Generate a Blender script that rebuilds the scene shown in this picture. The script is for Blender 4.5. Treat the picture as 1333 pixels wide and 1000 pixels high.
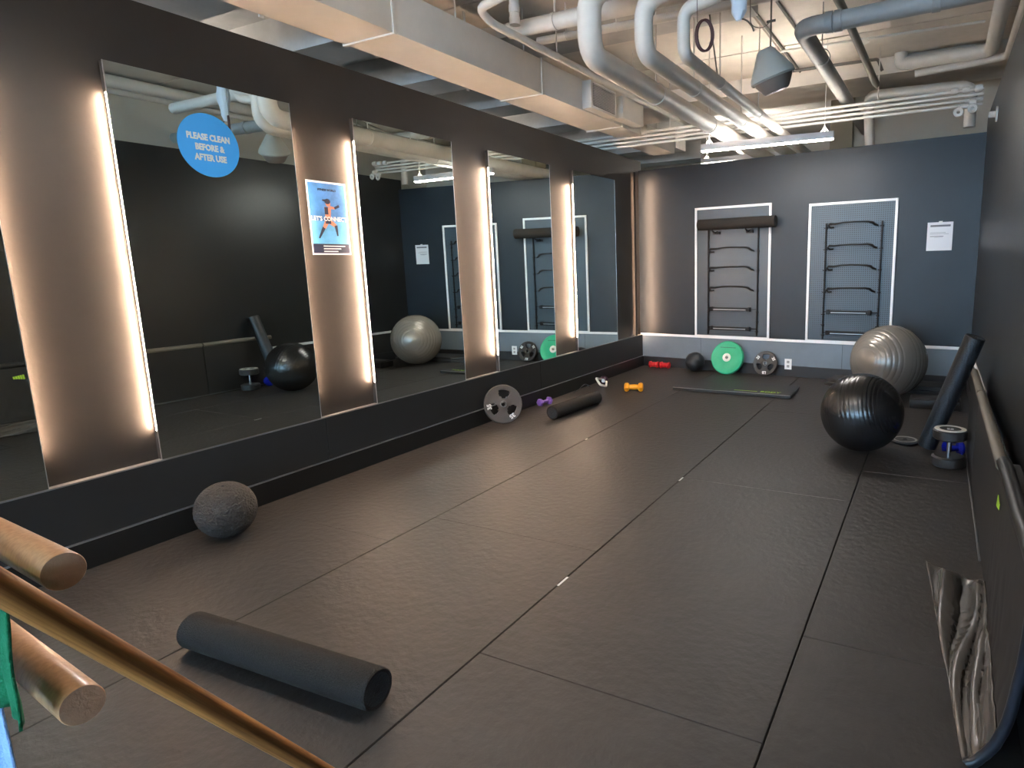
import bpy, bmesh, math, random
from mathutils import Vector, Matrix, noise
PI = math.pi
random.seed(7)
for o in list(bpy.data.objects): bpy.data.objects.remove(o)
S = bpy.context.scene
C = bpy.data.collections.new('scene'); S.collection.children.link(C)

# ------------------------------------------------------------ camera
cd = bpy.data.cameras.new('camera'); cam = bpy.data.objects.new('camera', cd); C.objects.link(cam)
cr, cu, cf = Vector((0.89203546, 0.45143107, -0.02197082)), Vector((-0.05848336, 0.16349406, 0.98480932)), Vector((-0.44816563, 0.87719991, -0.1722437))
m = Matrix.Identity(4)
for i in range(3): m[i][0], m[i][1], m[i][2] = cr[i], cu[i], -cf[i]
m.translation = (4.17876, 0, 1.62725)
cam.matrix_world = m
cd.sensor_width = 36; cd.lens = 22.2335; cd.shift_x = -132.63 / 1333; cd.shift_y = -12.4 / 1333
cd.clip_start = 0.02; cd.clip_end = 200
S.camera = cam
# ------------------------------------------------------------ world, exposure
W = bpy.data.worlds.new('world'); S.world = W; W.use_nodes = True
W.node_tree.nodes['Background'].inputs[0].default_value = (0.42, 0.70, 1.0, 1)
SKY = 9.5; LAMP_DOWN = 92; LAMP_UP = 72; LED = 260
W.node_tree.nodes['Background'].inputs[1].default_value = SKY
S.view_settings.view_transform = 'Standard'; S.view_settings.look = 'None'
S.view_settings.gamma = 1; S.view_settings.use_curve_mapping = False
S.view_settings.exposure = 1.1

# ------------------------------------------------------------ materials
def mat(name, col, rough=0.5, metal=0.0, bump=0.0, bscale=40.0, var=0.0, vscale=6.0, spec=0.5, emit=None, kind='noise', stretch=(1, 1, 1), coat=0.0, detail=4):
    M = bpy.data.materials.new(name); M.use_nodes = True
    nt = M.node_tree; N = nt.nodes; Lk = nt.links; b = N['Principled BSDF']
    b.inputs['Base Color'].default_value = (*col, 1); b.inputs['Roughness'].default_value = rough
    b.inputs['Metallic'].default_value = metal; b.inputs['Specular IOR Level'].default_value = spec
    b.inputs['Coat Weight'].default_value = coat
    if emit:
        b.inputs['Emission Color'].default_value = (*emit[0], 1); b.inputs['Emission Strength'].default_value = emit[1]
    tc = N.new('ShaderNodeTexCoord'); mp = N.new('ShaderNodeMapping'); Lk.new(tc.outputs['Object'], mp.inputs[0])
    mp.inputs['Scale'].default_value = stretch
    if var:
        n = N.new('ShaderNodeTexNoise'); n.inputs['Scale'].default_value = vscale; n.inputs['Detail'].default_value = 6; n.inputs['Roughness'].default_value = .65
        Lk.new(mp.outputs[0], n.inputs['Vector'])
        r = N.new('ShaderNodeValToRGB'); e = r.color_ramp.elements
        e[0].position = .3; e[1].position = .7
        e[0].color = (*[max(0, c * (1 - var)) for c in col], 1); e[1].color = (*[min(1, c * (1 + var)) for c in col], 1)
        Lk.new(n.outputs['Fac'], r.inputs[0]); Lk.new(r.outputs[0], b.inputs['Base Color'])
        mr = N.new('ShaderNodeMapRange'); mr.inputs['To Min'].default_value = rough * (1 - var * .35); mr.inputs['To Max'].default_value = min(1, rough * (1 + var * .35))
        Lk.new(n.outputs['Fac'], mr.inputs[0]); Lk.new(mr.outputs[0], b.inputs['Roughness'])
    if bump:
        if kind == 'noise':
            t = N.new('ShaderNodeTexNoise'); t.inputs['Detail'].default_value = detail; t.inputs['Scale'].default_value = bscale; out = t.outputs['Fac']
        else:
            t = N.new('ShaderNodeTexVoronoi'); t.inputs['Scale'].default_value = bscale; out = t.outputs['Distance']
        Lk.new(mp.outputs[0], t.inputs['Vector'])
        bp = N.new('ShaderNodeBump'); bp.inputs['Strength'].default_value = bump; bp.inputs['Distance'].default_value = .01
        Lk.new(out, bp.inputs['Height']); Lk.new(bp.outputs[0], b.inputs['Normal'])
    return M

def wood_mat(name, c1, c2, rough, scale=1.0, coat=.25):
    M = mat(name, c1, rough, coat=coat); nt = M.node_tree; N = nt.nodes; Lk = nt.links; b = N['Principled BSDF']
    tc = N.new('ShaderNodeTexCoord'); mp = N.new('ShaderNodeMapping'); mp.inputs['Scale'].default_value = (160 * scale, 160 * scale, 3 * scale)
    n = N.new('ShaderNodeTexNoise'); n.inputs['Scale'].default_value = 1; n.inputs['Detail'].default_value = 5
    r = N.new('ShaderNodeValToRGB'); r.color_ramp.elements[0].color = (*c1, 1); r.color_ramp.elements[1].color = (*c2, 1)
    r.color_ramp.elements[0].position = .35; r.color_ramp.elements[1].position = .62
    Lk.new(tc.outputs['Object'], mp.inputs[0]); Lk.new(mp.outputs[0], n.inputs['Vector']); Lk.new(n.outputs['Fac'], r.inputs[0]); Lk.new(r.outputs[0], b.inputs['Base Color'])
    return M

def perforated_mat():
    M = mat('perforated_panel', (.050, .062, .072), .38); nt = M.node_tree; N = nt.nodes; Lk = nt.links; b = N['Principled BSDF']
    tc = N.new('ShaderNodeTexCoord'); mp = N.new('ShaderNodeMapping'); mp.inputs['Scale'].default_value = (38, 38, 38)
    fr = N.new('ShaderNodeVectorMath'); fr.operation = 'FRACTION'; sb = N.new('ShaderNodeVectorMath'); sb.operation = 'SUBTRACT'; sb.inputs[1].default_value = (.5, .5, .5)
    mu = N.new('ShaderNodeVectorMath'); mu.operation = 'MULTIPLY'; mu.inputs[1].default_value = (1, 0, 1)
    ln = N.new('ShaderNodeVectorMath'); ln.operation = 'LENGTH'; lt = N.new('ShaderNodeMath'); lt.operation = 'LESS_THAN'; lt.inputs[1].default_value = .25
    mx = N.new('ShaderNodeMix'); mx.data_type = 'RGBA'; mx.inputs[6].default_value = (.045, .068, .088, 1); mx.inputs[7].default_value = (.006, .006, .007, 1)
    Lk.new(tc.outputs['Object'], mp.inputs[0]); Lk.new(mp.outputs[0], fr.inputs[0]); Lk.new(fr.outputs[0], sb.inputs[0]); Lk.new(sb.outputs[0], mu.inputs[0])
    Lk.new(mu.outputs[0], ln.inputs[0]); Lk.new(ln.outputs['Value'], lt.inputs[0]); Lk.new(lt.outputs[0], mx.inputs[0]); Lk.new(mx.outputs[2], b.inputs['Base Color'])
    return M

black_wall = mat('black_wall_paint', (.025, .022, .0195), .48, bump=.08, bscale=30, var=.12, vscale=2.5)
back_paint = mat('window_blue_wall_paint', (.013, .0185, .025), .45, spec=.4, bump=.06, bscale=30, var=.10, vscale=2.0)  # same black paint, with the window's blue sheen put into its colour
right_paint = mat('soft_black_wall_paint', (.011, .0125, .0145), .34, bump=.06, bscale=30, var=.10, vscale=2.0)
lamp_dim = mat('dim_lamp_diffuser', (1, 1, 1), .5, emit=((1, .90, .80), 14))
panel_lam = mat('charcoal_laminate', (.022, .022, .022), .5, spec=.35, var=.08, vscale=3)
panel_back = mat('window_lit_laminate', (.155, .195, .235), .36, var=.08, vscale=3)  # lit copy of the dark laminate, window light put into its colour
base_black = mat('black_vinyl_base', (.008, .008, .008), .45)
base_grey = mat('dark_vinyl_base', (.016, .016, .018), .45)
white_trim = mat('white_trim_paint', (.88, .88, .88), .4)
alu = mat('brushed_aluminium', (.55, .55, .56), .35, metal=.9)
mirror_m = mat('mirror_silver', (.72, .80, .77), .01, metal=1.0)
dark_edge = mat('dark_mirror_backing', (.03, .03, .03), .5)
led_m = mat('warm_led_strip', (1, .8, .6), .5, emit=((1, .69, .47), LED))
rubber = mat('black_rubber_mat', (.034, .030, .0275), .50, spec=.38, bump=.5, bscale=22, var=.22, vscale=3.5, detail=8)
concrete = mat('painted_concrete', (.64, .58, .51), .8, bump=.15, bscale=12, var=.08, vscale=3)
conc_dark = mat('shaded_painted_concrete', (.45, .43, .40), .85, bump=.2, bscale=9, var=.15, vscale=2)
duct_m = mat('painted_duct', (.60, .57, .52), .5, var=.05, vscale=4)
pipe_w = mat('white_pipe_paint', (.64, .61, .56), .45, bump=.08, bscale=25, var=.07, vscale=5)
pipe_g = mat('grey_pipe_paint', (.30, .30, .29), .5, bump=.08, bscale=25, var=.1, vscale=5)
pipe_d = mat('dark_conduit', (.10, .09, .08), .5)
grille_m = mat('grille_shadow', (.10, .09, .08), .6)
foam = mat('black_foam', (.030, .026, .023), .8, spec=.18, bump=.9, bscale=190, var=.55, vscale=260)
foam_end = mat('dark_foam_end', (.012, .013, .015), .6, bump=.8, bscale=150, var=.5, vscale=200)
foam_wall = mat('smooth_black_foam', (.016, .019, .023), .42, bump=.3, bscale=90, var=.3, vscale=60)
slam = mat('textured_rubber', (.050, .043, .038), .7, spec=.3, bump=1.0, bscale=85, kind='vor', var=.2, vscale=40)
ball_grey = mat('silver_grey_vinyl', (.26, .235, .205), .27, metal=.35, bump=.02, bscale=6)
ball_black = mat('black_vinyl', (.012, .012, .012), .24, spec=.7)
valve_m = mat('white_plug', (.6, .6, .6), .4)
iron = mat('grey_urethane', (.085, .076, .070), .5, bump=.2, bscale=60)
iron_dark = mat('dark_urethane', (.028, .026, .025), .45, bump=.2, bscale=60)
chrome = mat('chrome', (.75, .78, .82), .18, metal=1.0)
white_print = mat('white_print', (.78, .78, .76), .5)
green_rub = mat('green_rubber', (.02, .38, .19), .45, var=.08, vscale=8)
yellow_n = mat('orange_yellow_vinyl', (.85, .34, .012), .4)
red_n = mat('red_vinyl', (.55, .012, .018), .35)
purple_n = mat('purple_vinyl', (.20, .10, .45), .35)
blue_n = mat('blue_vinyl', (.01, .018, .33), .22)
mat_vinyl = mat('black_mat_vinyl', (.017, .016, .016), .5, bump=.05, bscale=50)
mat_edge = mat('black_mat_edge', (.012, .012, .013), .35)
beige_foam = mat('beige_foam_edge', (.17, .145, .115), .55)
leather = mat('soft_black_leatherette', (.070, .061, .053), .24, bump=.06, bscale=120)
lime = mat('lime_print', (.38, .62, .04), .5)
wood_l = wood_mat('pale_beech', (.48, .235, .10), (.58, .30, .14), .3)
wood_d = wood_mat('brown_oak', (.24, .085, .02), (.56, .24, .065), .5, coat=0)
wood_end = mat('beech_end_grain', (.46, .27, .165), .55, bump=.2, bscale=200, var=.12, vscale=60)
green_cloth = mat('green_cotton', (.0, .165, .065), .9, bump=.5, bscale=250)
blue_cloth = mat('light_blue_cotton', (.30, .50, .85), .9, bump=.5, bscale=250)
steel_blk = mat('black_steel', (.006, .006, .007), .5, spec=.25)
steel_lt = mat('pale_steel', (.28, .29, .30), .35, metal=.6)
perf = perforated_mat()
paper_m = mat('white_paper', (.74, .76, .80), .6)
ink = mat('grey_ink', (.16, .17, .20), .7)
ink_lt = mat('pale_grey_ink', (.36, .38, .42), .7)
sticker_m = mat('sky_blue_sticker', (.06, .42, .95), .42)
poster_bl = mat('poster_blue', (.07, .25, .62), .35, var=.35, vscale=5)
poster_lt = mat('poster_pale_blue', (.12, .42, .78), .35, var=.25, vscale=7)
navy = mat('poster_navy', (.012, .018, .05), .4)
skin = mat('printed_skin', (.55, .22, .13), .45)
lamp_body = mat('lamp_body', (.62, .60, .60), .4)
lamp_dn = mat('lamp_diffuser', (1, 1, 1), .5, emit=((1, .95, .90), LAMP_DOWN))
lamp_up = mat('lamp_uplight', (1, 1, 1), .5, emit=((1, .91, .80), LAMP_UP))
spk_grey = mat('grey_green_plastic', (.36, .37, .34), .5)
spk_dark = mat('grey_cone', (.20, .17, .15), .45)
plastic_bag = mat('pale_blue_plastic', (.50, .58, .66), .35)
cable_m = mat('dark_red_cable', (.05, .02, .025), .5)
tan_m = mat('tan_column_paint', (.36, .31, .22), .8)
cream = mat('cream_wall_paint', (.62, .58, .50), .8)
frame_wht = mat('window_frame_paint', (.4, .42, .44), .5)
glass_m = mat('window_glass', (1, 1, 1), .0); glass_m.node_tree.nodes['Principled BSDF'].inputs['Transmission Weight'].default_value = 1
glass_m.node_tree.nodes['Principled BSDF'].inputs['IOR'].default_value = 1.02

# ------------------------------------------------------------ mesh helpers
def B(): return bmesh.new()
def box(bm, x0, x1, y0, y1, z0, z1, M=None, bev=0):
    r = bmesh.ops.create_cube(bm, size=1)
    vs = r['verts']
    for v in vs: v.co = Vector(((x0 + x1) / 2 + v.co.x * (x1 - x0), (y0 + y1) / 2 + v.co.y * (y1 - y0), (z0 + z1) / 2 + v.co.z * (z1 - z0)))
    if bev:
        es = {e for v in vs for e in v.link_edges}
        r = bmesh.ops.bevel(bm, geom=list(es), offset=bev, segments=2, affect='EDGES', profile=.6)
        vs = list({v for f in r['faces'] for v in f.verts} | {v for v in vs if v.is_valid})
    if M is not None:
        for v in vs: v.co = M @ v.co
    return bm
def frame_of(d):
    d = d.normalized(); a = Vector((0, 0, 1)) if abs(d.z) < .9 else Vector((1, 0, 0))
    u = d.cross(a).normalized(); return u, d.cross(u).normalized()
def sweep(bm, pts, rads, seg=12, caps=True, squash=1.0):
    pts = [Vector(p) for p in pts]; n = len(pts)
    if not hasattr(rads, '__len__'): rads = [rads] * n
    d0 = (pts[1] - pts[0]).normalized(); u, w = frame_of(d0); rings = []
    for i, p in enumerate(pts):
        d = (pts[min(i + 1, n - 1)] - pts[max(i - 1, 0)]).normalized()
        q = d0.rotation_difference(d); u = q @ u; w = q @ w; d0 = d
        rings.append([bm.verts.new(p + (u * math.cos(2 * PI * k / seg) + w * math.sin(2 * PI * k / seg) * squash) * rads[i]) for k in range(seg)])
    for a, b in zip(rings, rings[1:]):
        for k in range(seg): bm.faces.new((a[k], a[(k + 1) % seg], b[(k + 1) % seg], b[k]))
    if caps: bm.faces.new(rings[0][::-1]); bm.faces.new(rings[-1])
    return bm
def fillet(pts, r, n=7):
    pts = [Vector(p) for p in pts]; out = [pts[0]]
    for a, b, c in zip(pts, pts[1:], pts[2:]):
        d1 = (a - b).normalized(); d2 = (c - b).normalized(); rr = min(r, (a - b).length * .49, (c - b).length * .49)
        p, q = b + d1 * rr, b + d2 * rr
        for i in range(n + 1):
            t = i / n; out.append(p * (1 - t) ** 2 + b * 2 * t * (1 - t) + q * t * t)
    out.append(pts[-1]); return out
def lathe(bm, prof, seg=32, M=None):
    rings = []
    for r, z in prof:
        if r < 1e-6: rings.append([bm.verts.new((0, 0, z))])
        else: rings.append([bm.verts.new((r * math.cos(2 * PI * k / seg), r * math.sin(2 * PI * k / seg), z)) for k in range(seg)])
    for a, b in zip(rings, rings[1:]):
        for k in range(seg):
            k2 = (k + 1) % seg
            if len(a) == 1 and len(b) == 1: continue
            if len(a) == 1: bm.faces.new((a[0], b[k2], b[k]))
            elif len(b) == 1: bm.faces.new((a[k], a[k2], b[0]))
            else: bm.faces.new((a[k], a[k2], b[k2], b[k]))
    if M is not None: bmesh.ops.transform(bm, matrix=M, verts=[v for ring in rings for v in ring])
    return bm
def poly(bm, pts, z0, z1, M=None):
    lo = [bm.verts.new((x, y, z0)) for x, y in pts]; hi = [bm.verts.new((x, y, z1)) for x, y in pts]; n = len(pts)
    bm.faces.new(lo[::-1]); bm.faces.new(hi)
    for i in range(n): bm.faces.new((lo[i], lo[(i + 1) % n], hi[(i + 1) % n], hi[i]))
    if M is not None: bmesh.ops.transform(bm, matrix=M, verts=lo + hi)
    return bm
def axis_m(origin, z, x=None):
    z = Vector(z).normalized()
    if x is None: u, _ = frame_of(z); x = u
    x = (Vector(x) - z * Vector(x).dot(z)).normalized(); y = z.cross(x)
    M = Matrix.Identity(4)
    for i in range(3): M[i][0], M[i][1], M[i][2] = x[i], y[i], z[i]
    M.translation = origin; return M
def obj(name, bm, m, parent=None, inv=None, smooth=True, ang=35):
    me = bpy.data.meshes.new(name)
    if inv is not None: bm.transform(inv)
    bmesh.ops.recalc_face_normals(bm, faces=bm.faces)
    bm.to_mesh(me); bm.free(); me.materials.append(m)
    if smooth:
        me.polygons.foreach_set('use_smooth', [True] * len(me.polygons))
        try: me.set_sharp_from_angle(angle=math.radians(ang))
        except Exception: pass
    o = bpy.data.objects.new(name, me); C.objects.link(o)
    if parent is not None: o.parent = parent
    return o
def struct(name, bm, m, parent=None):
    o = obj(name, bm, m, parent, smooth=False)
    if parent is None: o['kind'] = 'structure'
    return o
def tag(o, label, cat, group=None):
    o['label'] = label; o['category'] = cat
    if group: o['group'] = group
    return o
class T:
    """a thing: an Empty at its base with parts; world=True parts are given in room coordinates"""
    def __init__(s, name, label, cat, loc, M=None, group=None):
        s.o = bpy.data.objects.new(name, None); C.objects.link(s.o); s.o.empty_display_size = .1
        s.M = M.copy() if M is not None else Matrix.Identity(4); s.M.translation = Vector(loc)
        s.o.matrix_world = s.M; tag(s.o, label, cat, group)
    def part(s, name, bm, m, world=False, parent=None, **k):
        return obj(name, bm, m, parent or s.o, s.M.inverted() if world else None, **k)
def textmesh(name, body, size, m, M, parent, inv=None, depth=.0006, align='CENTER', bold=.0, sx=1.0):
    cu_ = bpy.data.curves.new(name, 'FONT'); cu_.body = body; cu_.size = size; cu_.align_x = align; cu_.extrude = depth; cu_.offset = bold; cu_.resolution_u = 2
    t = bpy.data.objects.new(name, cu_); C.objects.link(t)
    dg = bpy.context.evaluated_depsgraph_get(); me = bpy.data.meshes.new_from_object(t.evaluated_get(dg))
    bpy.data.objects.remove(t)
    me.transform((inv @ M if inv is not None else M) @ Matrix.Diagonal((sx, 1, 1, 1))); me.materials.clear(); me.materials.append(m); me.name = name
    o = bpy.data.objects.new(name, me); C.objects.link(o); o.parent = parent; return o
def copy_tree(o):
    c = o.copy(); C.objects.link(c)
    for ch in o.children:
        d = ch.copy(); C.objects.link(d); d.parent = c
        for g in ch.children:
            e = g.copy(); C.objects.link(e); e.parent = d
    return c

# ------------------------------------------------------------ the room shell
WX = 4.585                     # face of right wall
TH = math.atan(-.098); E1 = Vector((math.cos(TH), math.sin(TH), 0)); NR = Vector((math.sin(TH), -math.cos(TH), 0))   # back wall direction, normal into the room
BW = axis_m((0, 9.236, 0), (0, 0, 1), E1)      # local x along the wall, local -y into the room
YF = -12.0
# floor
fl = struct('floor', box(B(), -7, 10, YF, 14, -.12, -.024), base_black)
def seamed(x0, x1, ys, gy=.0022):
    for a, b in zip(ys, ys[1:]):
        bm = B(); g = .0022
        lo = [(x0 + g, a + gy), (x1 - g, a + gy), (x1 - g, b - gy), (x0 + g, b - gy)]
        e = .003; ey = min(.003, gy * 1.4)
        hi = [(x0 + g + e, a + gy + ey), (x1 - g - e, a + gy + ey), (x1 - g - e, b - gy - ey), (x0 + g + e, b - gy - ey)]
        v0 = [bm.verts.new((x, y, -.0245)) for x, y in lo]; v1 = [bm.verts.new((x, y, -.004)) for x, y in lo]; v2 = [bm.verts.new((x, y, 0)) for x, y in hi]
        for p, q in ((v0, v1), (v1, v2)):
            for i in range(4): bm.faces.new((p[i], p[(i + 1) % 4], q[(i + 1) % 4], q[i]))
        bm.faces.new(v2)
        obj('rubber_mat', bm, rubber, fl, smooth=False)
seamed(-.04, 1.301, [-7.0, -4.73, -2.29, .15, 2.59, 5.03, 7.47, 9.30], .0004)
seamed(1.301, 2.520, [-7.0, -4.35, -1.90, .54, 2.98, 5.42, 7.86, 9.20], .0006)
seamed(2.520, 3.739, [-7.0, -5.39, -2.96, -.52, 1.921, 4.359, 6.797, 9.07], .0014)
seamed(3.739, 4.62, [-7.0, -4.69, -2.25, .185, 2.623, 5.061, 7.50, 8.93])
# scraps of white tape in the joints
for k, (x, y, l) in enumerate(((2.524, 2.60, .10), (2.522, 4.33, .085), (1.303, 5.03, .04))):
    o = obj('tape_scrap', box(B(), x - .006, x + .006, y - l / 2, y + l / 2, .0001, .001), white_print)
    tag(o, ['longest scrap of white tape in the floor joint, nearest the camera', 'scrap of white tape in the floor joint short of the black ball', 'tiny scrap of white tape at the end of the joint below the spoked plate'][k], 'tape', 'tape scraps in the floor joints')
# left wall
wl = struct('wall_left', box(B(), -.20, -.045, -1.2, 9.34, -.02, 3.18), black_wall)
for a, b in ((-1.2, .235), (.235, 3.241), (3.241, 6.252), (6.252, 9.225)):
    struct('wall_panel', box(B(), -.045, 0, a + .0025, b - .0025, .165, .497, bev=.002), panel_lam, wl)
bl = struct('baseboard_left', box(B(), -.045, .016, -1.2, 9.22, 0, .158, bev=.003), base_black)
struct('lit_edge_strip', box(B(), -.045, .0175, -1.2, 9.22, .158, .163), alu, bl)  # pale strip stands in for the dusty top edge catching light
struct('trim_1', box(B(), -.045, .006, -1.2, 9.225, .497, .505), mat('grey_ledge_trim', (.25, .24, .23), .4, metal=.4))
# back wall (slightly skewed), right wall
def wbox(s0, s1, n0, n1, z0, z1, bev=0, bm=None): return box(bm or B(), s0, s1, -n1, -n0, z0, z1, BW, bev)
wb = struct('wall_back', wbox(-.1, 4.75, -.16, 0, -.02, 3.03), back_paint)
for a, b in ((-.03, 1.02), (1.02, 3.10), (3.10, 4.62)):
    struct('wall_panel', wbox(a + .003, b - .003, 0, .008, .155, .492), panel_back, wb)
struct('baseboard_back', wbox(-.03, 4.62, 0, .014, 0, .152, .003), base_grey)
struct('trim_2', wbox(-.03, 4.62, 0, .02, .492, .527, .002), white_trim)
wr = struct('wall_right', box(B(), WX, WX + .15, -1.2, 8.86, -.02, 3.20), right_paint)
for a, b in ((-1.2, 1.9), (1.9, 4.9), (4.9, 7.9), (7.9, 8.78)):
    struct('wall_panel', box(B(), WX - .008, WX, a + .003, b - .003, .155, .492), panel_lam, wr)
struct('baseboard_right', box(B(), WX - .014, WX, -1.2, 8.78, 0, .152, bev=.003), base_grey)
struct('trim_3', box(B(), WX - .02, WX, 3.5, 8.77, .492, .527, bev=.002), white_trim)
t4 = struct('added_strip_cover', box(B(), 0, .024, 8.975, 8.981, .51, 2.98), black_wall)  # added fin that hides the glow strip behind it
obj('led_or_added_strip', box(B(), .006, .021, 8.981, 8.984, .53, 2.90), mat('added_corner_glow', (1, .8, .6), .5, emit=((1, .66, .44), 110)), t4, smooth=False)  # added hidden glow, casts the warm band on the back wall corner
# wider gym: outer walls, windows behind the camera
struct('wall_outer_left', box(B(), -7.15, -7, YF, 14, -.1, 4.1), cream)
struct('wall_outer_right', box(B(), 10, 10.15, YF, 14, -.1, 4.1), cream)
struct('wall_outer_back', box(B(), -7, 10, 14, 14.15, -.1, 4.1), cream)
bm = B(); box(bm, -7, 10, YF - .2, YF, -.1, .9); box(bm, -7, 10, YF - .2, YF, 3.75, 4.1)
for x in (-7, -3.6, -.2, 3.2, 6.6, 9.8): box(bm, x, x + .2, YF - .2, YF, .9, 3.75)
struct('wall_front', bm, cream)
for k, x in enumerate((-6.8, -3.4, 0, 3.4, 6.8)):
    bm = B(); w = 3.2 if k < 4 else 3.0
    for a, b, c, d in ((x, x + w, .9, .96), (x, x + w, 3.69, 3.75), (x, x + .05, .96, 3.69), (x + w - .05, x + w, .96, 3.69), (x + w / 2 - .025, x + w / 2 + .025, .96, 3.69)): box(bm, a, b, YF - .12, YF - .06, c, d)
    wi = struct('window_%d' % (k + 1), bm, frame_wht)
    struct('pane', box(B(), x + .05, x + w - .05, YF - .095, YF - .085, .96, 3.69), glass_m, wi)
    ld = bpy.data.lights.new('portal', 'AREA'); ld.shape = 'RECTANGLE'; ld.size = w; ld.size_y = 2.8; ld.cycles.is_portal = True
    lo = bpy.data.objects.new('window_portal', ld); C.objects.link(lo); lo.location = (x + w / 2, YF - .03, 2.3); lo.rotation_euler = (-PI / 2, 0, 0)
# ceiling: slab with formwork panels, beams
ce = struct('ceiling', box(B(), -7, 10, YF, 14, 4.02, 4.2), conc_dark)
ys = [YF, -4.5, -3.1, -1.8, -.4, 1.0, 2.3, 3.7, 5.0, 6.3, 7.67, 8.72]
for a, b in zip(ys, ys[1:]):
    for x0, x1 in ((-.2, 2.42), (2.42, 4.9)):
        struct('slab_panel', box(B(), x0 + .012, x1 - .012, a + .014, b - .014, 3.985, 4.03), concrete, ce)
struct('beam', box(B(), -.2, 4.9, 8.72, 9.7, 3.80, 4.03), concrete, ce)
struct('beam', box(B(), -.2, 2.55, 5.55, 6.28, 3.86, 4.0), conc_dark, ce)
for k in range(19):
    y = -12.05 + 1.37 * k
    struct('beam', box(B(), -7, -.2, y, y + .5, 3.68, 4.03), conc_dark, ce)
# beyond the back wall
struct('wall_beyond', box(B(), 2.93, 7.0, 10.5, 10.65, -.02, 4.02), cream)
struct('wall_beyond_right', box(B(), 5.5, 5.65, -1.0, 10.5, -.02, 4.02), cream)
struct('column_beyond', box(B(), 2.62, 2.93, 10.3, 10.65, -.02, 4.02), tan_m)

# ------------------------------------------------------------ mirrors with LED strips
mlabels = ['tall wall mirror at far left, cut by the photo edge, reflecting the lime mat print', 'tall wall mirror wearing the round blue sticker', 'tall wall mirror reflecting the silver grey exercise ball', 'tall wall mirror reflecting the spoked plate and green disc', 'last tall wall mirror, nearest the back wall corner']
for k, (a, b) in enumerate(((.372, 1.503), (2.067, 3.205), (3.762, 4.902), (5.464, 6.616), (7.168, 8.330))):
    t = T('wall_mirror', mlabels[k], 'mirror', (0, (a + b) / 2, .505), group='mirrors along the left wall')
    bm = B(); box(bm, -.044, -.003, a + .002, b - .002, .507, 2.80); t.part('backing', bm, dark_edge, True, smooth=False)
    t.part('glass', box(B(), -.003, 0, a, b, .507, 2.80), mirror_m, True, smooth=False)
    for q in (a - .003, b): t.part('edge_trim', box(B(), -.004, .002, q, q + .003, .507, 2.8), alu, True, smooth=False)
    if k < 4: t.part('led_or_added_strip', box(B(), -.012, -.006, b + .0005, b + .003, .69, 2.63), led_m, True, smooth=False)
    if k > 0: t.part('led_or_added_strip', box(B(), -.012, -.006, a - .003, a - .0005, .69, 2.63), led_m, True, smooth=False)

# ------------------------------------------------------------ signs
st = T('round_sticker', 'round blue sticker with white words on the mirror', 'sign', (.0012, 2.602, 2.424))
SM = axis_m((.0012, 2.602, 2.424), (1, 0, 0), (0, 1, 0))
st.part('disc', lathe(B(), [(0, 0), (.193, 0), (.193, .0014), (0, .0014)], 64, SM), sticker_m, True, smooth=False)
for body, dy, s in (('PLEASE CLEAN', .030, .052), ('BEFORE &', -.032, .052), ('AFTER USE', -.094, .052)):
    textmesh('lettering', body, s, white_print, SM @ Matrix.Translation((0, dy, .002)), st.o, st.M.inverted(), bold=.0026, sx=.80)
po = T('poster', 'blue fitness poster on the dark pillar right of the round sticker', 'poster', (-.0448, 3.49, 1.75))
PM = axis_m((-.0448, 3.49, 2.02), (1, 0, 0), (0, 1, 0))
def prect(name, x0, x1, y0, y1, d, m): po.part(name, box(B(), x0, x1, y0, y1, d - .0008, d, PM), m, True, smooth=False)
pw, ph = .178, .275
prect('sheet', -pw, pw, -ph, ph, .0015, paper_m)
prect('picture', -pw + .012, pw - .012, -.02, ph - .014, .0022, poster_bl)
prect('picture', -pw + .012, pw - .012, -.192, -.02, .0022, poster_lt)
prect('footer', -pw + .012, pw - .012, -ph + .012, -.192, .0022, navy)
def ppoly(name, pts, m, d=.003): po.part(name, poly(B(), pts, d - .0006, d, PM), m, True, smooth=False)
def limb(name, a, b, w0, w1, m, d=.003):
    a, b = Vector(a), Vector(b); n = Vector((-(b - a).y, (b - a).x)).normalized()
    ppoly(name, [tuple(a + n * w0), tuple(b + n * w1), tuple(b - n * w1), tuple(a - n * w0)], m, d)
limb('printed_leg', (-.02, -.02), (-.055, -.075), .020, .013, skin); limb('printed_leg', (-.055, -.07), (-.105, -.150), .014, .006, navy, .0032)
limb('printed_leg', (.0, -.02), (.055, -.055), .020, .014, skin); limb('printed_leg', (.055, -.05), (.065, -.130), .014, .006, navy, .0032)
limb('printed_torso', (-.012, -.03), (-.006, .085), .021, .031, skin); limb('printed_shorts', (-.012, -.04), (-.012, .0), .026, .022, navy, .0034)
limb('printed_top', (-.02, .03), (-.02, .085), .016, .016, navy, .0034)
limb('printed_arm', (.01, .085), (.06, .08), .011, .008, skin, .0036); limb('printed_arm', (.055, .08), (.10, .10), .009, .010, navy, .0038)
ppoly('printed_head', [(.0 + .022 * math.cos(a * PI / 8), .115 + .027 * math.sin(a * PI / 8)) for a in range(16)], skin)
ppoly('printed_hair', [(-.004 + .026 * math.cos(a * PI / 8), .128 + .020 * math.sin(a * PI / 8)) for a in range(16)], navy, .0036)
limb('printed_hair', (-.02, .133), (-.05, .136), .010, .004, navy, .0036)
PI_ = po.M.inverted()
textmesh('lettering', "LET'S CONNECT", .046, white_print, PM @ Matrix.Translation((0, -.018, .0045)), po.o, PI_, bold=.0012, sx=.95)
textmesh('lettering', 'FITNESS WORLD', .022, navy, PM @ Matrix.Translation((0, .205, .003)), po.o, PI_, bold=.0007)
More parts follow.
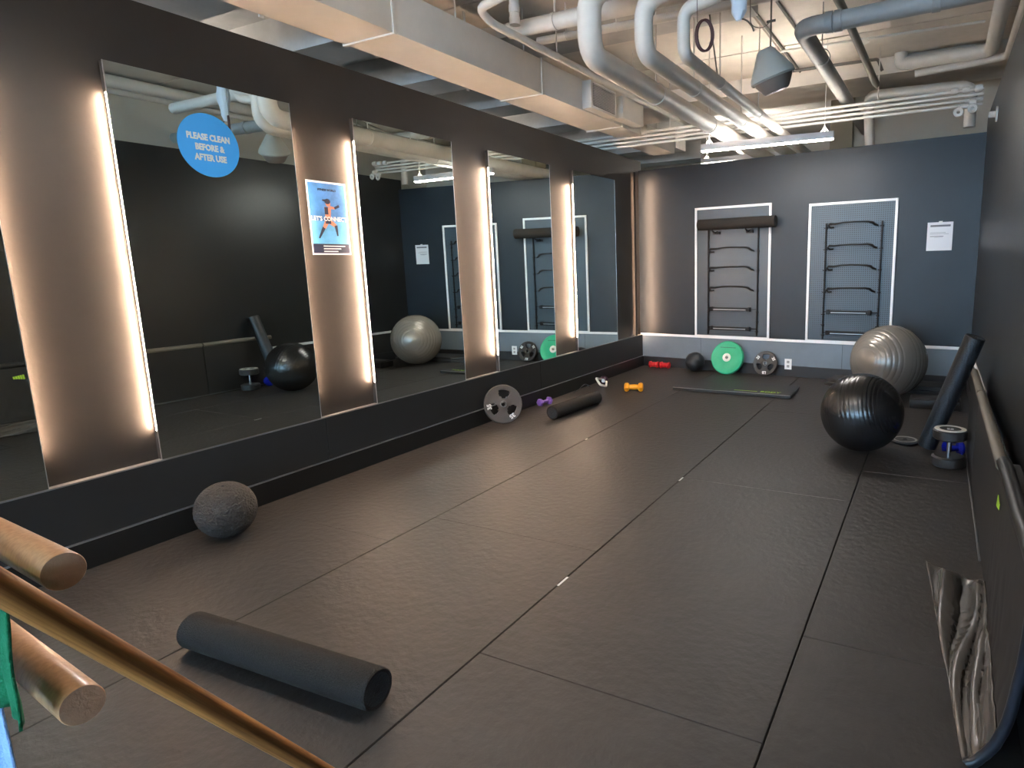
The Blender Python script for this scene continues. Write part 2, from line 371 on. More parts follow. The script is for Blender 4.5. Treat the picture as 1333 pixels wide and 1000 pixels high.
for k, w in enumerate((.20, .16, .13)): prect('printed_line', -.075, -.075 + w, -.213 - .02 * k, -.205 - .02 * k, .0027, paper_m)
# notice on the back wall
nt_ = T('paper_notice', 'white paper notice taped to the back wall right of the boards', 'notice', BW @ Vector((4.19, -.001, 1.70)), M=BW)
nt_.part('sheet', box(B(), -.143, .137, -.0012, 0, 0, .340), paper_m, smooth=False)
for x0, x1, z0, z1, m in ((-.11, .11, .285, .308, ink), (-.11, .06, .212, .218, ink_lt), (-.11, .095, .196, .201, ink_lt), (-.108, .04, .168, .175, ink), (-.06, .03, .157, .161, ink_lt)):
    nt_.part('printed_line', box(B(), x0, x1, -.0018, -.001, z0, z1), m, smooth=False)
nt_.part('tape', box(B(), -.02, .02, -.0022, -.0005, .325, .352), white_print, smooth=False)
ou = T('wall_outlet', 'white electrical outlet plate low on the back wall', 'outlet', BW @ Vector((2.37, -.008, .10)), M=BW)
ou.part('cover_plate', box(B(), -.05, .05, -.008, 0, .0, .15, bev=.002), white_trim)
for z in (.045, .105): ou.part('socket', box(B(), -.018, .018, -.0095, -.007, z - .018, z + .018, bev=.003), mat('socket_grey', (.35, .35, .35), .5))

# ------------------------------------------------------------ ladder boards on the back wall
def board(s0, s1, z1, up, rungs, rx, label):
    t = T('storage_board', label, 'storage board', BW @ Vector(((s0 + s1) / 2, 0, .527)), M=BW)
    c = (s0 + s1) / 2; X = lambda s: s - c; Z0 = .527
    t.part('perforated_panel', box(B(), X(s0 + .02), X(s1 - .02), -.008, -.0005, 0, z1 - Z0 - .02), perf, smooth=False)
    for a, b, c_, d in ((s0, s0 + .032, 0, z1 - Z0), (s1 - .032, s1, 0, z1 - Z0), (s0 + .032, s1 - .032, z1 - Z0 - .032, z1 - Z0), (s0 + .032, s1 - .032, .0, .012)):
        t.part('frame_bar', box(B(), X(a), X(b), -.022, 0, c_, d, bev=.002), white_trim)
    for u in up:
        bm = B(); box(bm, X(u) - .009, X(u) + .009, -.035, -.016, .03, 2.09 - Z0, bev=.003)
        for z in [r - .04 for r in rungs] + [rungs[-1] + .1]:
            box(bm, X(u) - .022, X(u) + .022, -.042, -.016, z - Z0 - .008, z - Z0 + .008)
        for z in range(12): box(bm, X(u) - .013, X(u) + .013, -.038, -.016, .08 + z * .123, .092 + z * .123)
        for z in (.08, 1.45): box(bm, X(u) - .007, X(u) + .007, -.018, -.004, z - .01, z + .01)
        t.part('upright', bm, steel_blk)
    for i, z in enumerate(rungs):
        a, b = X(rx[0]), X(rx[1]); z -= Z0; bm = B()
        if i < len(rungs) - 2:
            y = -.055; arch = .018 * (1 if i % 2 == 0 else .5)
            pts = [(a + .05, y + .03, z - .035), (a + .012, y, z - .038), (a - .012, y - .012, z - .012), (a + .01, y - .01, z + .012), (a + .07, y, z + .008)]
            pts += [(a + (b - a) * q, y, z + .008 + arch * math.sin(q * PI)) for q in (.3, .5, .7)] + [(b - .08, y, z + .018), (b - .03, y, z + .004), (b, y + .01, z - .024), (b + .03, y + .036, z - .034)]
            r = [.012, .014, .015, .016, .013, .011, .011, .011, .013, .017, .015, .012]
            sweep(bm, pts, r, 10, squash=.9)
            for q in ((a - .03, b + .03)): box(bm, q - .008, q + .008, -.05, -.016, z - .045, z - .03)
            t.part('rung', bm, steel_blk)
        else:
            box(bm, a, b, -.075, -.02, z - .028, z + .018, bev=.008)
            for q in (a + .02, b - .02): box(bm, q - .022, q + .022, -.083, -.018, z - .034, z + .026, bev=.006)
            box(bm, X(up[0]), X(up[1]), -.03, -.018, z - .008, z + .004)
            rg = t.part('rung', bm, steel_blk)
            t.part('pale_strip', box(B(), a + .06, b - .06, -.0765, -.074, z - .014, z - .002), steel_lt, parent=rg)  # paler strip along the front of the rung
    return t
b1 = board(.925, 2.085, 2.41, (1.148, 1.905), [1.80, 1.53, 1.24, .94, .66], (1.19, 1.81), 'white framed black perforated board holding the foam roller, nearer the corner')
for s in (1.28, 1.78):
    hk = B(); x = s - 1.505; sweep(hk, [(x, -.01, 1.53), (x, -.10, 1.51), (x, -.19, 1.53), (x, -.20, 1.56)], .009, 8)
    box(hk, x - .05, x + .05, -.05, -.008, 1.49, 1.525)
    b1.part('hook', hk, steel_blk)
b2 = board(2.600, 3.705, 2.36, (2.835, 3.53), [2.07, 1.79, 1.52, 1.23, .93, .65], (2.885, 3.45), 'white framed black perforated board without a roller, beside the paper notice')

# ------------------------------------------------------------ foam rollers
def roller(label, p0, p1, r=.075, m=foam, group='foam rollers'):
    p0, p1 = Vector(p0), Vector(p1); L = (p1 - p0).length
    t = T('foam_roller', label, 'foam roller', p0, M=axis_m(p0, p1 - p0), group=group)
    t.part('foam_body', lathe(B(), [(r - .018, .003), (r - .006, 0), (r - .001, .005), (r, .014)] + [(r, L * q) for q in (.2, .4, .6, .8)] + [(r, L - .014), (r - .001, L - .005), (r - .006, L), (r - .018, L - .003)], 48), m)
    for z, d in ((.004, 1), (L - .004, -1)):
        t.part('end_face', lathe(B(), [(r - .014, z - d * .0015), (.03, z), (.016, z + d * .0005), (.012, z + d * .006), (0, z + d * .006)], 40), foam_end if m is foam else foam_wall)
    return t
ax = Vector((2.445, 1.478, .075)); dd = Vector((-1, -.055, 0)).normalized()
roller('thick black foam roller lying loose on the mats in the foreground', ax, ax + dd * .95, r=.083) if False else roller('thick black foam roller lying loose on the mats in the foreground', (2.40, 1.485, .0775), (1.335, 1.429, .0775), r=.0775)
roller('black foam roller lying on the floor along the left wall', (.585, 5.56, .075), (.645, 6.46, .075), m=foam)
_q = BW @ Vector((1.035, -.125, 2.155)); _r = BW @ Vector((2.185, -.125, 2.155))
roller('black foam roller resting on hooks high on the back wall board', _q, _r, r=.078, m=foam)
tl = roller('tall black foam roller leaning upright against the right wall', (4.175, 5.80, .048), (4.470, 5.70, 1.0), m=foam_wall)

# ------------------------------------------------------------ balls
def gym_ball(label, loc, r, axis, m, bands, group=None, dep=.006):
    t = T('exercise_ball', label, 'exercise ball', (loc[0], loc[1], 0), group=group)
    M = axis_m((0, 0, r), axis); prof = []; n = 150
    for i in range(n + 1):
        a = PI * i / n; d = 0
        for lo, hi, cnt in bands:
            if lo <= a <= hi:
                ph_ = (a - lo) / (hi - lo) * cnt * 2 * PI; d = -dep * r / .33 * (max(0, math.cos(ph_)) ** 3)
        prof.append(((r + d) * math.sin(a), -(r + d) * math.cos(a)))
    prof[0] = (0, -r); prof[-1] = (0, r)
    t.part('shell', lathe(B(), prof, 72, M), m, ang=80)
    t.part('valve_plug', lathe(B(), [(0, .002), (.011, .002), (.012, -.002), (0, -.004)], 16, M @ Matrix.Translation((0, 0, r))), m if m is ball_black else valve_m)
    return t
gym_ball('large silver grey exercise ball behind the black one', (3.7114, 8.05), .425, (.55, .80, -.1), ball_grey, ((.35, 1.05, 5), (1.3, 1.75, 3), (1.95, 2.75, 6)), dep=.0042)
gym_ball('shiny black exercise ball with moulded rings in front of the grey one', (3.664, 5.64), .3332, (-.93, .28, -.25), ball_black, ((.5, 1.2, 7), (1.34, 1.80, 4), (1.95, 2.75, 8)), dep=.0035)
def small_ball(name, label, loc, r, m, grooves):
    t = T(name, label, 'medicine ball', (loc[0], loc[1], 0)); M = axis_m((0, 0, r), (.25, -.15, .95)); prof = []
    n = 96
    for i in range(n + 1):
        a = PI * i / n; d = -.0022 * (.5 + .5 * math.cos(a * grooves)) if 4 < i < n - 4 else 0
        prof.append(((r + d) * math.sin(a), -(r + d) * math.cos(a)))
    prof[0] = (0, -r); prof[-1] = (0, r)
    t.part('shell', lathe(B(), prof, 64, M), m, ang=80)
    t.part('valve', lathe(B(), [(0, .001), (.008, .001), (.009, -.003), (0, -.003)], 12, M @ Matrix.Translation((0, 0, r))), steel_blk)
    return t
small_ball('slam_ball', 'textured black slam ball by the left wall in the foreground', (.305, 2.228), .174, slam, 44)
small_ball('medicine_ball', 'small black medicine ball on the floor left of the green plate', (.99, 8.93), .148, foam_wall, 10)

# ------------------------------------------------------------ weight plates
def arc_text(t, body, r, ang, size, M, m=white_print, depth=.002):
    P = M @ Matrix.Rotation(ang, 4, 'Z') @ Matrix.Translation((0, r, 0))
    textmesh('lettering', body, size, m, P, t.o, t.M.inverted(), depth=depth, bold=size * .04)
def grip_plate(label, c, nrm, r, spin, nums, up=(0, 0, 1), body_m=None):
    x = Vector(up).cross(Vector(nrm)).normalized() if abs(Vector(up).dot(Vector(nrm).normalized())) < .95 else Vector((1, 0, 0))
    M = axis_m(c, nrm, x) @ Matrix.Rotation(spin, 4, 'Z')
    t = T('weight_plate', label, 'weight plate', c, M=M)
    # disc with three grip windows: sectors swept around the hub
    bm = B(); th = .022; seg = 72; hub = r * .17
    radii = [hub, r * .30, r * .42, r * .52, r * .62, r * .74, r * .88, r * .97, r]
    def open_(k, j):
        a = (k + .5) / seg * 3 % 1.0
        return (j in (1, 2, 3, 4)) and abs(a - .5) < {1: .16, 2: .24, 3: .27, 4: .20}[j]
    def ht(j): return {0: th * 1.1, 1: th * .8, 2: th * .55, 3: th * .55, 4: th * .55, 5: th * .6, 6: th * .95, 7: th, 8: th * .5}[j]
    V = {}
    for s in (1, -1):
        for j, rr in enumerate(radii):
            for k in range(seg):
                a = 2 * PI * k / seg; V[s, j, k] = bm.verts.new((rr * math.cos(a), rr * math.sin(a), s * ht(j)))
    for j in range(len(radii) - 1):
        for k in range(seg):
            k2 = (k + 1) % seg
            if open_(k, j):
                continue
            bm.faces.new((V[1, j, k], V[1, j + 1, k], V[1, j + 1, k2], V[1, j, k2])); bm.faces.new((V[-1, j, k], V[-1, j, k2], V[-1, j + 1, k2], V[-1, j + 1, k]))
            for kk, a_, b_ in ((k - 1, k, k), (k + 1, k2, k2)):
                if open_(kk % seg, j): bm.faces.new((V[1, j, a_], V[1, j + 1, a_], V[-1, j + 1, a_], V[-1, j, a_]))
            for jj, e in ((j - 1, j), (j + 1, j + 1)):
                if 0 <= jj < len(radii) - 1 and open_(k, jj): bm.faces.new((V[1, e, k], V[1, e, k2], V[-1, e, k2], V[-1, e, k]))
    for k in range(seg):
        k2 = (k + 1) % seg
        bm.faces.new((V[1, 8, k], V[1, 8, k2], V[-1, 8, k2], V[-1, 8, k])); bm.faces.new((V[1, 0, k], V[1, 0, k2], V[-1, 0, k2], V[-1, 0, k]))
    t.part('plate_body', bm, body_m or iron, ang=40)
    t.part('hub_ring', lathe(B(), [(.026, -th * 1.15), (hub, -th * 1.15), (hub, th * 1.15), (.026, th * 1.15), (.026, -th * 1.15)], 32), steel_lt)
    for body, ang in nums:
        textmesh('lettering', body, r * .30, white_print, Matrix.Rotation(ang - spin, 4, 'Z') @ Matrix.Translation((0, r * .66, th * .98)), t.o, depth=.003, bold=r * .012)
    return t
nr = Vector((.80, -.60, .24)).normalized()
grip_plate('spoked grey 35 weight plate leaning on the left wall', (.175, 5.26, .200), nr, .205, math.radians(20), (('35', math.radians(95)), ('35', math.radians(210))))
nb = (NR + Vector((0, 0, .30))).normalized()
grip_plate('spoked 25 weight plate with white marks leaning on the back wall', BW @ Vector((2.065, -.085, .176)), nb, .178, math.radians(30), (('25', math.radians(55)), ('25', math.radians(-60)), ('LB', math.radians(180))), body_m=iron_dark)
g = T('bumper_plate', 'green bumper plate leaning on the back wall', 'weight plate', BW @ Vector((1.52, -.17, .235)), M=axis_m((0, 0, 0), (NR + Vector((0, 0, .34))).normalized(), E1))
R_ = .247
g.part('rubber_disc', lathe(B(), [(.05, -.028), (.16, -.030), (R_ - .012, -.034), (R_, -.024), (R_, .024), (R_ - .012, .034), (R_ - .02, .034), (R_ - .035, .024), (.085, .024), (.075, .030), (.05, .030), (.05, -.028)], 72), green_rub)
g.part('steel_hub', lathe(B(), [(.025, -.032), (.062, -.032), (.062, .036), (.025, .036), (.025, -.032)], 40), mat('pale_hub', (.78, .76, .70), .45))
g.part('groove_line', box(B(), -.12, .12, .145, .153, .0235, .0255), mat('dark_green_print', (.01, .09, .05), .5), smooth=False)
dz = T('plate_disc', 'small dark disc lying flat beside the leaning tall roller', 'weight plate', (4.0, 6.03, 0))
dz.part('disc', lathe(B(), [(.02, 0), (.105, 0), (.115, .008), (.115, .022), (.105, .030), (.08, .026), (.04, .026), (.02, .03), (.02, 0)], 40), iron_dark)
dz.part('printed_band', lathe(B(), [(.082, .0285), (.100, .0305), (.100, .0312), (.082, .0292)], 40), mat('grey_print', (.35, .34, .32), .5))

# ------------------------------------------------------------ dumbbells
def dumbbell(label, p, ang, L, rh, rg, m, shape='bone', nseg=6, grp=None, grip=None):
    t = T('dumbbell', label, 'dumbbell', (p[0], p[1], 0), M=Matrix.Rotation(ang, 4, 'Z'), group=grp)
    zc = rh * (math.cos(PI / 6) if nseg == 6 else 1); R = Matrix.Translation((0, 0, zc)) @ Matrix.Rotation(PI / 2, 4, 'Y') @ Matrix.Rotation(PI / 6 if nseg == 6 else 0, 4, 'Z')
    h = L * .27
    for s in (-1, 1):
        e = s * L / 2; i = s * (L / 2 - h)
        t.part('head', lathe(B(), [(0, e), (rh * .55, e), (rh * .9, e - s * h * .12), (rh, e - s * h * .35), (rh, e - s * h * .65), (rh * .8, i + s * h * .08), (rg, i), (0, i)], nseg, R), m, ang=25)
    t.part('grip', lathe(B(), [(rg, -L / 2 + h * .9), (rg * 1.12, -L * .1), (rg * 1.12, L * .1), (rg, L / 2 - h * .9)], 20, R), grip or m)
    return t
dumbbell('orange yellow dumbbell alone on the floor', (.752, 7.262), math.radians(20), .245, .062, .032, yellow_n)
dumbbell('left one of the two red dumbbells at the back wall', (.255, 9.085), math.radians(-4), .170, .055, .036, red_n, grp='red dumbbells at the back wall')
dumbbell('right one of the two red dumbbells at the back wall', (.445, 9.075), math.radians(-7), .170, .055, .036, red_n, grp='red dumbbells at the back wall')
dumbbell('purple dumbbell half hidden behind the roller by the left wall', (.115, 6.14), math.radians(78), .20, .048, .018, purple_n)
dumbbell('shiny dark blue dumbbell behind the upright one', (4.375, 5.76), math.radians(25), .15, .062, .022, blue_n, nseg=24)
u = T('dumbbell', 'round headed dumbbell standing on end by the right wall', 'dumbbell', (4.335, 5.46, 0))
for z0, z1, nm in ((0, .085, 0), (.215, .300, 1)):
    hd = u.part('head', lathe(B(), [(0, z0), (.105, z0), (.122, z0 + .012), (.122, z1 - .012), (.105, z1), (.03, z1 - .004), (0, z1 - .004)], 48), iron_dark)
u.part('rim_ring', lathe(B(), [(.078, .299), (.112, .2965), (.112, .300), (.078, .302), (.078, .299)], 48), mat('pale_ring', (.62, .58, .5), .4))
u.part('handle', sweep(B(), [(0, 0, .08), (0, 0, .15), (0, 0, .22)], [.017, .019, .017], 20), chrome)
textmesh('lettering', '35', .05, white_print, Matrix.Translation((0, -.02, .2975)), u.o, depth=.002, bold=.002)
# kettlebell on its side
k = T('kettlebell', 'small kettlebell on its side with a pale metal handle by the left wall', 'kettlebell', (.20, 7.47, 0), M=Matrix.Rotation(math.radians(20), 4, 'Z'))
k.part('body', lathe(B(), [(0, -.055), (.035, -.053), (.052, -.035), (.062, 0), (.056, .03), (.035, .052), (.02, .06), (0, .06)], 32, Matrix.Translation((0, .06, .061)) @ Matrix.Rotation(PI / 2, 4, 'X')), mat('dark_purple_iron', (.035, .012, .03), .35))
k.part('handle', sweep(B(), fillet([(-.03, .01, .085), (-.07, -.20, .135), (-.01, -.26, .06), (.06, -.17, .02), (.04, .01, .05)], .03), .0145, 12), mat('worn_chrome', (.82, .78, .74), .35, metal=.3))
k.part('collar', lathe(B(), [(.0, -.012), (.026, -.012), (.028, .0), (.026, .012), (0, .012)], 20, Matrix.Translation((0, .0, .064)) @ Matrix.Rotation(PI / 2, 4, 'X')), chrome)
w = T('wire_loop', 'thin pale metal cable end lying against the left baseboard', 'cable', (.06, 7.1, 0))
w.part('wire', sweep(B(), fillet([(.035, -.25, .012), (.03, -.10, .03), (.03, .05, .075), (.06, .16, .012)], .05), .006, 8), chrome)

# ------------------------------------------------------------ mats on the floor at the back
def slab_mat(label, pts, h, logo=None, layers=1):
    c = sum((Vector(p) for p in pts), Vector((0, 0))) / len(pts)
    t = T('exercise_mat', label, 'exercise mat', (c.x, c.y, 0))
    for l in range(layers):
        bm = B(); s = 1 - .02 * l; P = [((Vector(p) - c) * s + Vector((.02 * l, .02 * l))) for p in pts]
        z0 = h * l + .001; n = len(P); rings = []
        for z, ins in ((z0, .008), (z0 + .006, 0), (z0 + h - .008, 0), (z0 + h - .001, .008), (z0 + h, .03)):
            rings.append([bm.verts.new((p.x - p.normalized().x * ins * 1.3, p.y - p.normalized().y * ins * 1.3, z)) for p in P])
        for a, b in zip(rings, rings[1:]):
            for i in range(n): bm.faces.new((a[i], a[(i + 1) % n], b[(i + 1) % n], b[i]))
        bm.faces.new(rings[0][::-1]); bm.faces.new(rings[-1])
        t.part('mat_panel', bm, mat_vinyl, smooth=False)
    return t, c
sm, cc = slab_mat('thin black exercise mat with yellow green print lying before the back wall', [(1.20, 7.50), (2.70, 7.48), (2.685, 8.10), (1.16, 8.12)], .042)
sm.part('piping', sweep(B(), [(1.20 - cc.x, 7.497 - cc.y, .040), (2.70 - cc.x, 7.477 - cc.y, .040)], .0035, 6), mat('grey_piping', (.25, .25, .24), .5))
sm.part('piping', sweep(B(), [(2.70 - cc.x, 7.478 - cc.y, .040), (2.686 - cc.x, 8.10 - cc.y, .040)], .005, 6), mat_edge)
textmesh('lettering', 'BODY', .10, lime, Matrix.Translation((.50, -.24, .0435)), sm.o, depth=.0006, bold=.002, sx=.9)
sm.part('printed_line', box(B(), .05, .34, -.225, -.200, .0425, .0436), lime, smooth=False)
slab_mat('stacked black floor mats behind the silver grey ball', [(2.93, 8.52), (3.25, 8.36), (4.50, 8.30), (4.52, 8.70), (2.98, 8.82)], .045, layers=2)
bk = T('step_block', 'flat black step block on the floor between grey ball and leaning roller', 'step', (4.22, 7.62, 0))
bk.part('block', box(B(), -.24, .26, -.14, .14, .001, .10, bev=.012), mat_edge)
bk.part('top_pad', box(B(), -.22, .24, -.12, .12, .10, .112, bev=.004), mat_vinyl)

# ------------------------------------------------------------ mats leaning on the right wall
rm = T('folding_mat', 'long black folding mat with a beige top edge leaning along the right wall', 'exercise mat', (4.5, 4.7, 0))
def lean_slab(bm, y0, y1, xb, xt, h, th, z0=.002):
    n = 10; V = []
    for i in range(n + 1):
        y = y0 + (y1 - y0) * i / n
        V.append([bm.verts.new(p) for p in ((xb, y, z0), (xt, y, h), (xt + th, y, h + .004), (xb + th, y, z0))])
    for a, b in zip(V, V[1:]):
        for j in range(4): bm.faces.new((a[j], a[(j + 1) % 4], b[(j + 1) % 4], b[j]))
    bm.faces.new(V[0][::-1]); bm.faces.new(V[-1])
for a, b in ((3.26, 4.96), (4.97, 5.95)):
    bm = B(); lean_slab(bm, a, b, 4.475, 4.478, .675, .045); rm.part('mat_panel', bm, mat_vinyl, True, smooth=False)
    rm.part('top_edge', sweep(B(), [(4.492, a + .005, .682), (4.490, (a + b) / 2, .690), (4.492, b - .005, .682)], .028, 16), beige_foam, True)
rm.part('seam_cord', sweep(B(), [(4.47, 5.92, .02), (4.466, 4.8, .016), (4.468, 4.1, .018), (4.466, 3.7, .016)], .006, 6), mat('grey_cord', (.10, .10, .10), .5), True)
# near mat with the soft flap spreading onto the floor
nm = T('padded_mat', 'black leatherette mat with a crumpled flap spreading onto the floor, lime print', 'exercise mat', (4.4, 2.8, 0))
def prof_pt(u, v):       # u 0 at floor edge .. 1 at the top, v 0 near (y=2.13) .. 1 far
    y = 2.10 + v * 1.46 * (1 - u) + v * 1.16 * u if False else 2.10 + v * (1.48 - .322 * min(1, u * 2.2))
    xf = 4.345 - .135 * v
    P = [Vector((xf, 0, .012)), Vector((4.395 + .05 * v, 0, .062 - .025 * v)), Vector((4.443 + .02 * v, 0, .20 - .05 * v)), Vector((4.472, 0, .45)), Vector((4.477, 0, .70))]
    t = u * 4; i = min(3, int(t)); f = t - i
    p0 = P[max(0, i - 1)]; p1 = P[i]; p2 = P[i + 1]; p3 = P[min(4, i + 2)]
    q = .5 * ((2 * p1) + (p2 - p0) * f + (2 * p0 - 5 * p1 + 4 * p2 - p3) * f * f + (3 * p1 - p0 - 3 * p2 + p3) * f ** 3)
    amp = .034 * math.exp(-((u - .16) / .17) ** 2) * (.10 + .90 * min(1, v * 1.5)) * min(1, (1 - v) / .06 + .15) * min(1, u / .05 + .1)
    ph_ = 2 * PI * (u * 7.5 - v * 1.9) + 1.2 * math.sin(v * 7)
    fold = amp * (math.sin(ph_) + .55 * math.sin(ph_ * .53 + 1.3 + v * 4)) + .010 * math.exp(-((u - .4) / .3) ** 2) * noise.noise(Vector((v * 9, u * 7, 0)))
    q = Vector((q.x - abs(fold) * .9, y + fold * .3, max(.008, q.z + fold * .9)))
    return Vector((min(q.x, 4.52), q.y, q.z))
bm = B(); NU, NV = 56, 120
G = [[bm.verts.new(prof_pt(i / NU, j / NV)) for j in range(NV + 1)] for i in range(NU + 1)]
bm.free()
for nm_, i0, i1, mt in (('flap', 0, 24, leather), ('cover', 24, NU, mat_vinyl)):
    bm = B(); G = [[bm.verts.new(prof_pt(i / NU, j / NV)) for j in range(NV + 1)] for i in range(i0, i1 + 1)]
    for i in range(i1 - i0):
        for j in range(NV): bm.faces.new((G[i][j], G[i + 1][j], G[i + 1][j + 1], G[i][j + 1]))
    sk_ = nm.part(nm_, bm, mt, True, ang=180)
    sol = sk_.modifiers.new('thickness', 'SOLIDIFY'); sol.thickness = .006; sol.offset = 1
nm.part('padding', box(B(), 4.515, 4.560, 2.14, 3.25, .01, .70, bev=.01), mat_vinyl, True)
edge = [prof_pt(i / 20, 0) + Vector((.01, 0, .002)) for i in range(21)]
nm.part('edge_roll', sweep(B(), edge, [.017] * 21, 16), mat('dark_blue_black_piping', (.018, .021, .028), .3), True)
top = [(4.494, 2.12 + 1.12 * i / 10, .705 + .004 * math.sin(i)) for i in range(11)]
nm.part('edge_roll', sweep(B(), top, .03, 16), mat_edge, True)
LM = axis_m((4.452, 3.06, .50), (-1, 0, .12), (0, -1, 0))
LM = axis_m((4.466, 3.02, .575), (-1, 0, .06), (0, -1, 0))
bm = B()
for k_ in range(5): poly(bm, [(-.0135 + .02 * k_ - .05, -.022 + .003 * k_), (.003 + .02 * k_ - .05, -.022 + .003 * k_), (.007 + .02 * k_ - .05, .028 - .003 * k_), (-.0095 + .02 * k_ - .05, .028 - .003 * k_)], -.001, .001, LM)
nm.part('logo', bm, lime, True, smooth=False)

# ------------------------------------------------------------ foreground: rack pegs, pole, towels
D = Vector((-0.992, 0.11, -0.061)).normalized()
rk = T('peg_rack', 'pale wooden rack with two round pegs reaching in from the left edge', 'rack', (2.30, .43, 0))
rk.part('post', box(B(), 2.265, 2.335, .395, .465, .03, 1.75, bev=.008), wood_l, True)
rk.part('foot', box(B(), 2.13, 2.45, .33, .53, 0, .035, bev=.008), wood_l, True)
for e in (Vector((3.286, .321, 1.287)), Vector((3.339, .297, 1.146))):
    s = (e.x - 2.31) / .992; q = e + D * s
    M_ = axis_m(e, D); bm = lathe(B(), [(.0212, .0), (.0222, .0015), (.0222, s)], 40, M_)
    pg = rk.part('peg', bm, wood_l, True)
    rk.part('peg_end', lathe(B(), [(0, -.0004), (.0212, -.0002), (.0212, .004), (0, .004)], 40, M_), wood_end, True, parent=pg)
P0 = Vector((3.48, .207, 1.367)); P1 = Vector((3.348, .563, .852)); dp = (P0 - P1).normalized()
base = P0 - dp * (P0.z / dp.z) * 1.0; base = base + dp * .012
topp = P0 + dp * .42
pl = T('wooden_pole', 'long brown wooden pole crossing the foreground from the left edge', 'pole', base, M=axis_m(base, dp))
pl.part('shaft', lathe(B(), [(0, 0), (.011, 0), (.0128, .004)] + [(.0128, (topp - base).length * q) for q in (.25, .5, .75)] + [(.0128, (topp - base).length - .004), (.011, (topp - base).length), (0, (topp - base).length)], 28), wood_d)
pl.part('rubber_foot', lathe(B(), [(0, -.012), (.014, -.010), (.015, 0), (.015, .03), (.0128, .032)], 20), base_black)
arm = P0 + dp * .36
rk.part('top_arm', sweep(B(), [(2.30, .43, 1.66), (2.30 + (arm.x - 2.30) * .5, .43 + (arm.y - .43) * .5, arm.z), (arm.x, arm.y, arm.z - .03)], .014, 14), wood_l, True)
rk.part('towel_bar', sweep(B(), [(2.30, .43, 1.286), (2.6, .266, 1.286), (3.334, .266, 1.286)], .006, 10), steel_blk, True)
def towel(name, label, m, t0, t1, zb, rr, push, seed):
    pe = Vector((3.336, .266, 1.286)); D = Vector((-1, 0, 0))
    t = T(name, label, 'towel', pe + D * t1); bm = B(); NU, NV = 44, 26; rows = []
    for i in range(NU + 1):
        u_ = i / NU; row = []
        for j in range(NV + 1):
            c = pe + D * (t0 + (t1 - t0) * u_); hang = c.z - zb; a = (j / NV - .5) * 2
            fold = .006 * math.sin(u_ * 17 + seed) + .004 * math.sin(u_ * 37 + seed * 2)
            if abs(a) < .2: an = a / .2 * PI / 2; p = c + Vector((0, -math.sin(an) * rr, math.cos(an) * rr))
            else:
                k2 = (abs(a) - .2) / .8; sg = 1 if a > 0 else -1
                p = c + Vector((0, -sg * (rr + (push * min(1, k2 * 2.2) if sg > 0 else 0) + fold * k2), -hang * k2 * (1 if sg > 0 else .10)))
                p.x += (.003 * math.sin(k2 * 8 + seed) * (1 - u_) + .004 * k2) * (1 if sg > 0 else 0)
            row.append(bm.verts.new(p))
        rows.append(row)
    for i in range(NU):
        for j in range(NV): bm.faces.new((rows[i][j], rows[i + 1][j], rows[i + 1][j + 1], rows[i][j + 1]))
    o = t.part('cloth', bm, m, True, ang=180); so = o.modifiers.new('thickness', 'SOLIDIFY'); so.thickness = .003
    return t
towel('green_towel', 'green cloth hanging below the brown pole at the left edge', green_cloth, .002, .24, 1.152, .013, .0, 1.0)
towel('blue_towel', 'light blue cloth at the bottom left corner below the green one', blue_cloth, .088, .30, 1.00, .0075, .0, 2.2)

# ------------------------------------------------------------ services under the ceiling
def lamp(label, a, b, z, dn=None, up=True):
    a, b = Vector(a), Vector(b); d = (b - a); L = d.length; M = axis_m(((a + b) / 2), (0, 0, 1), d)
    t = T('linear_lamp', label, 'ceiling light', ((a.x + b.x) / 2, (a.y + b.y) / 2, z), M=M)
    t.part('housing', box(B(), -L / 2, L / 2, -.035, .035, .012, .088, bev=.004), lamp_body)
    t.part('diffuser', box(B(), -L / 2 + .01, L / 2 - .01, -.028, .028, .0, .0125), dn or lamp_dn, smooth=False)
    if up: t.part('uplight', box(B(), -L / 2 + .03, L / 2 - .03, -.026, .026, .0865, .0885), lamp_up, smooth=False)
    for s in (-1, 1):
        bm = sweep(B(), [(s * (L / 2 - .10), 0, .09), (s * (L / 2 - .10), 0, (3.98 if a.x > -1 else 3.69) - z)], .004, 6)
        sweep(bm, [(s * (L / 2 - .10) - .04, 0, .088), (s * (L / 2 - .10), 0, .15), (s * (L / 2 - .10) + .04, 0, .088)], .004, 6)
        t.part('suspension', bm, pipe_w)
    return t
lamp('lit linear lamp hung under the pipes before the back wall', (1.553, 7.58, 0), (3.066, 7.63, 0), 2.925)
lamp('lit linear lamp beyond the top of the back wall', (.3, 11.2, 0), (1.8, 11.2, 0), 3.34, lamp_dim)
lamp('lit linear lamp overhead, in front of the first mirrors', (1.5, 2.2, 0), (3.0, 2.2, 0), 2.93)
# unseen lamps added for fill light, behind the camera and beyond the left wall
for k_, (x, y, w_) in enumerate(((1.2, -4.4, 'by the middle window'), (4.6, -4.4, 'by the right window'), (-3.6, -1.0, 'beyond the left wall'), (-3.6, 3.3, 'deep beyond the left wall'), (-3.6, 7.4, 'farthest beyond the left wall'))):
    lamp('unseen linear lamp added for fill light in the wider gym ' + w_, (x, y, 0), (x + 1.5, y, 0), 3.3)

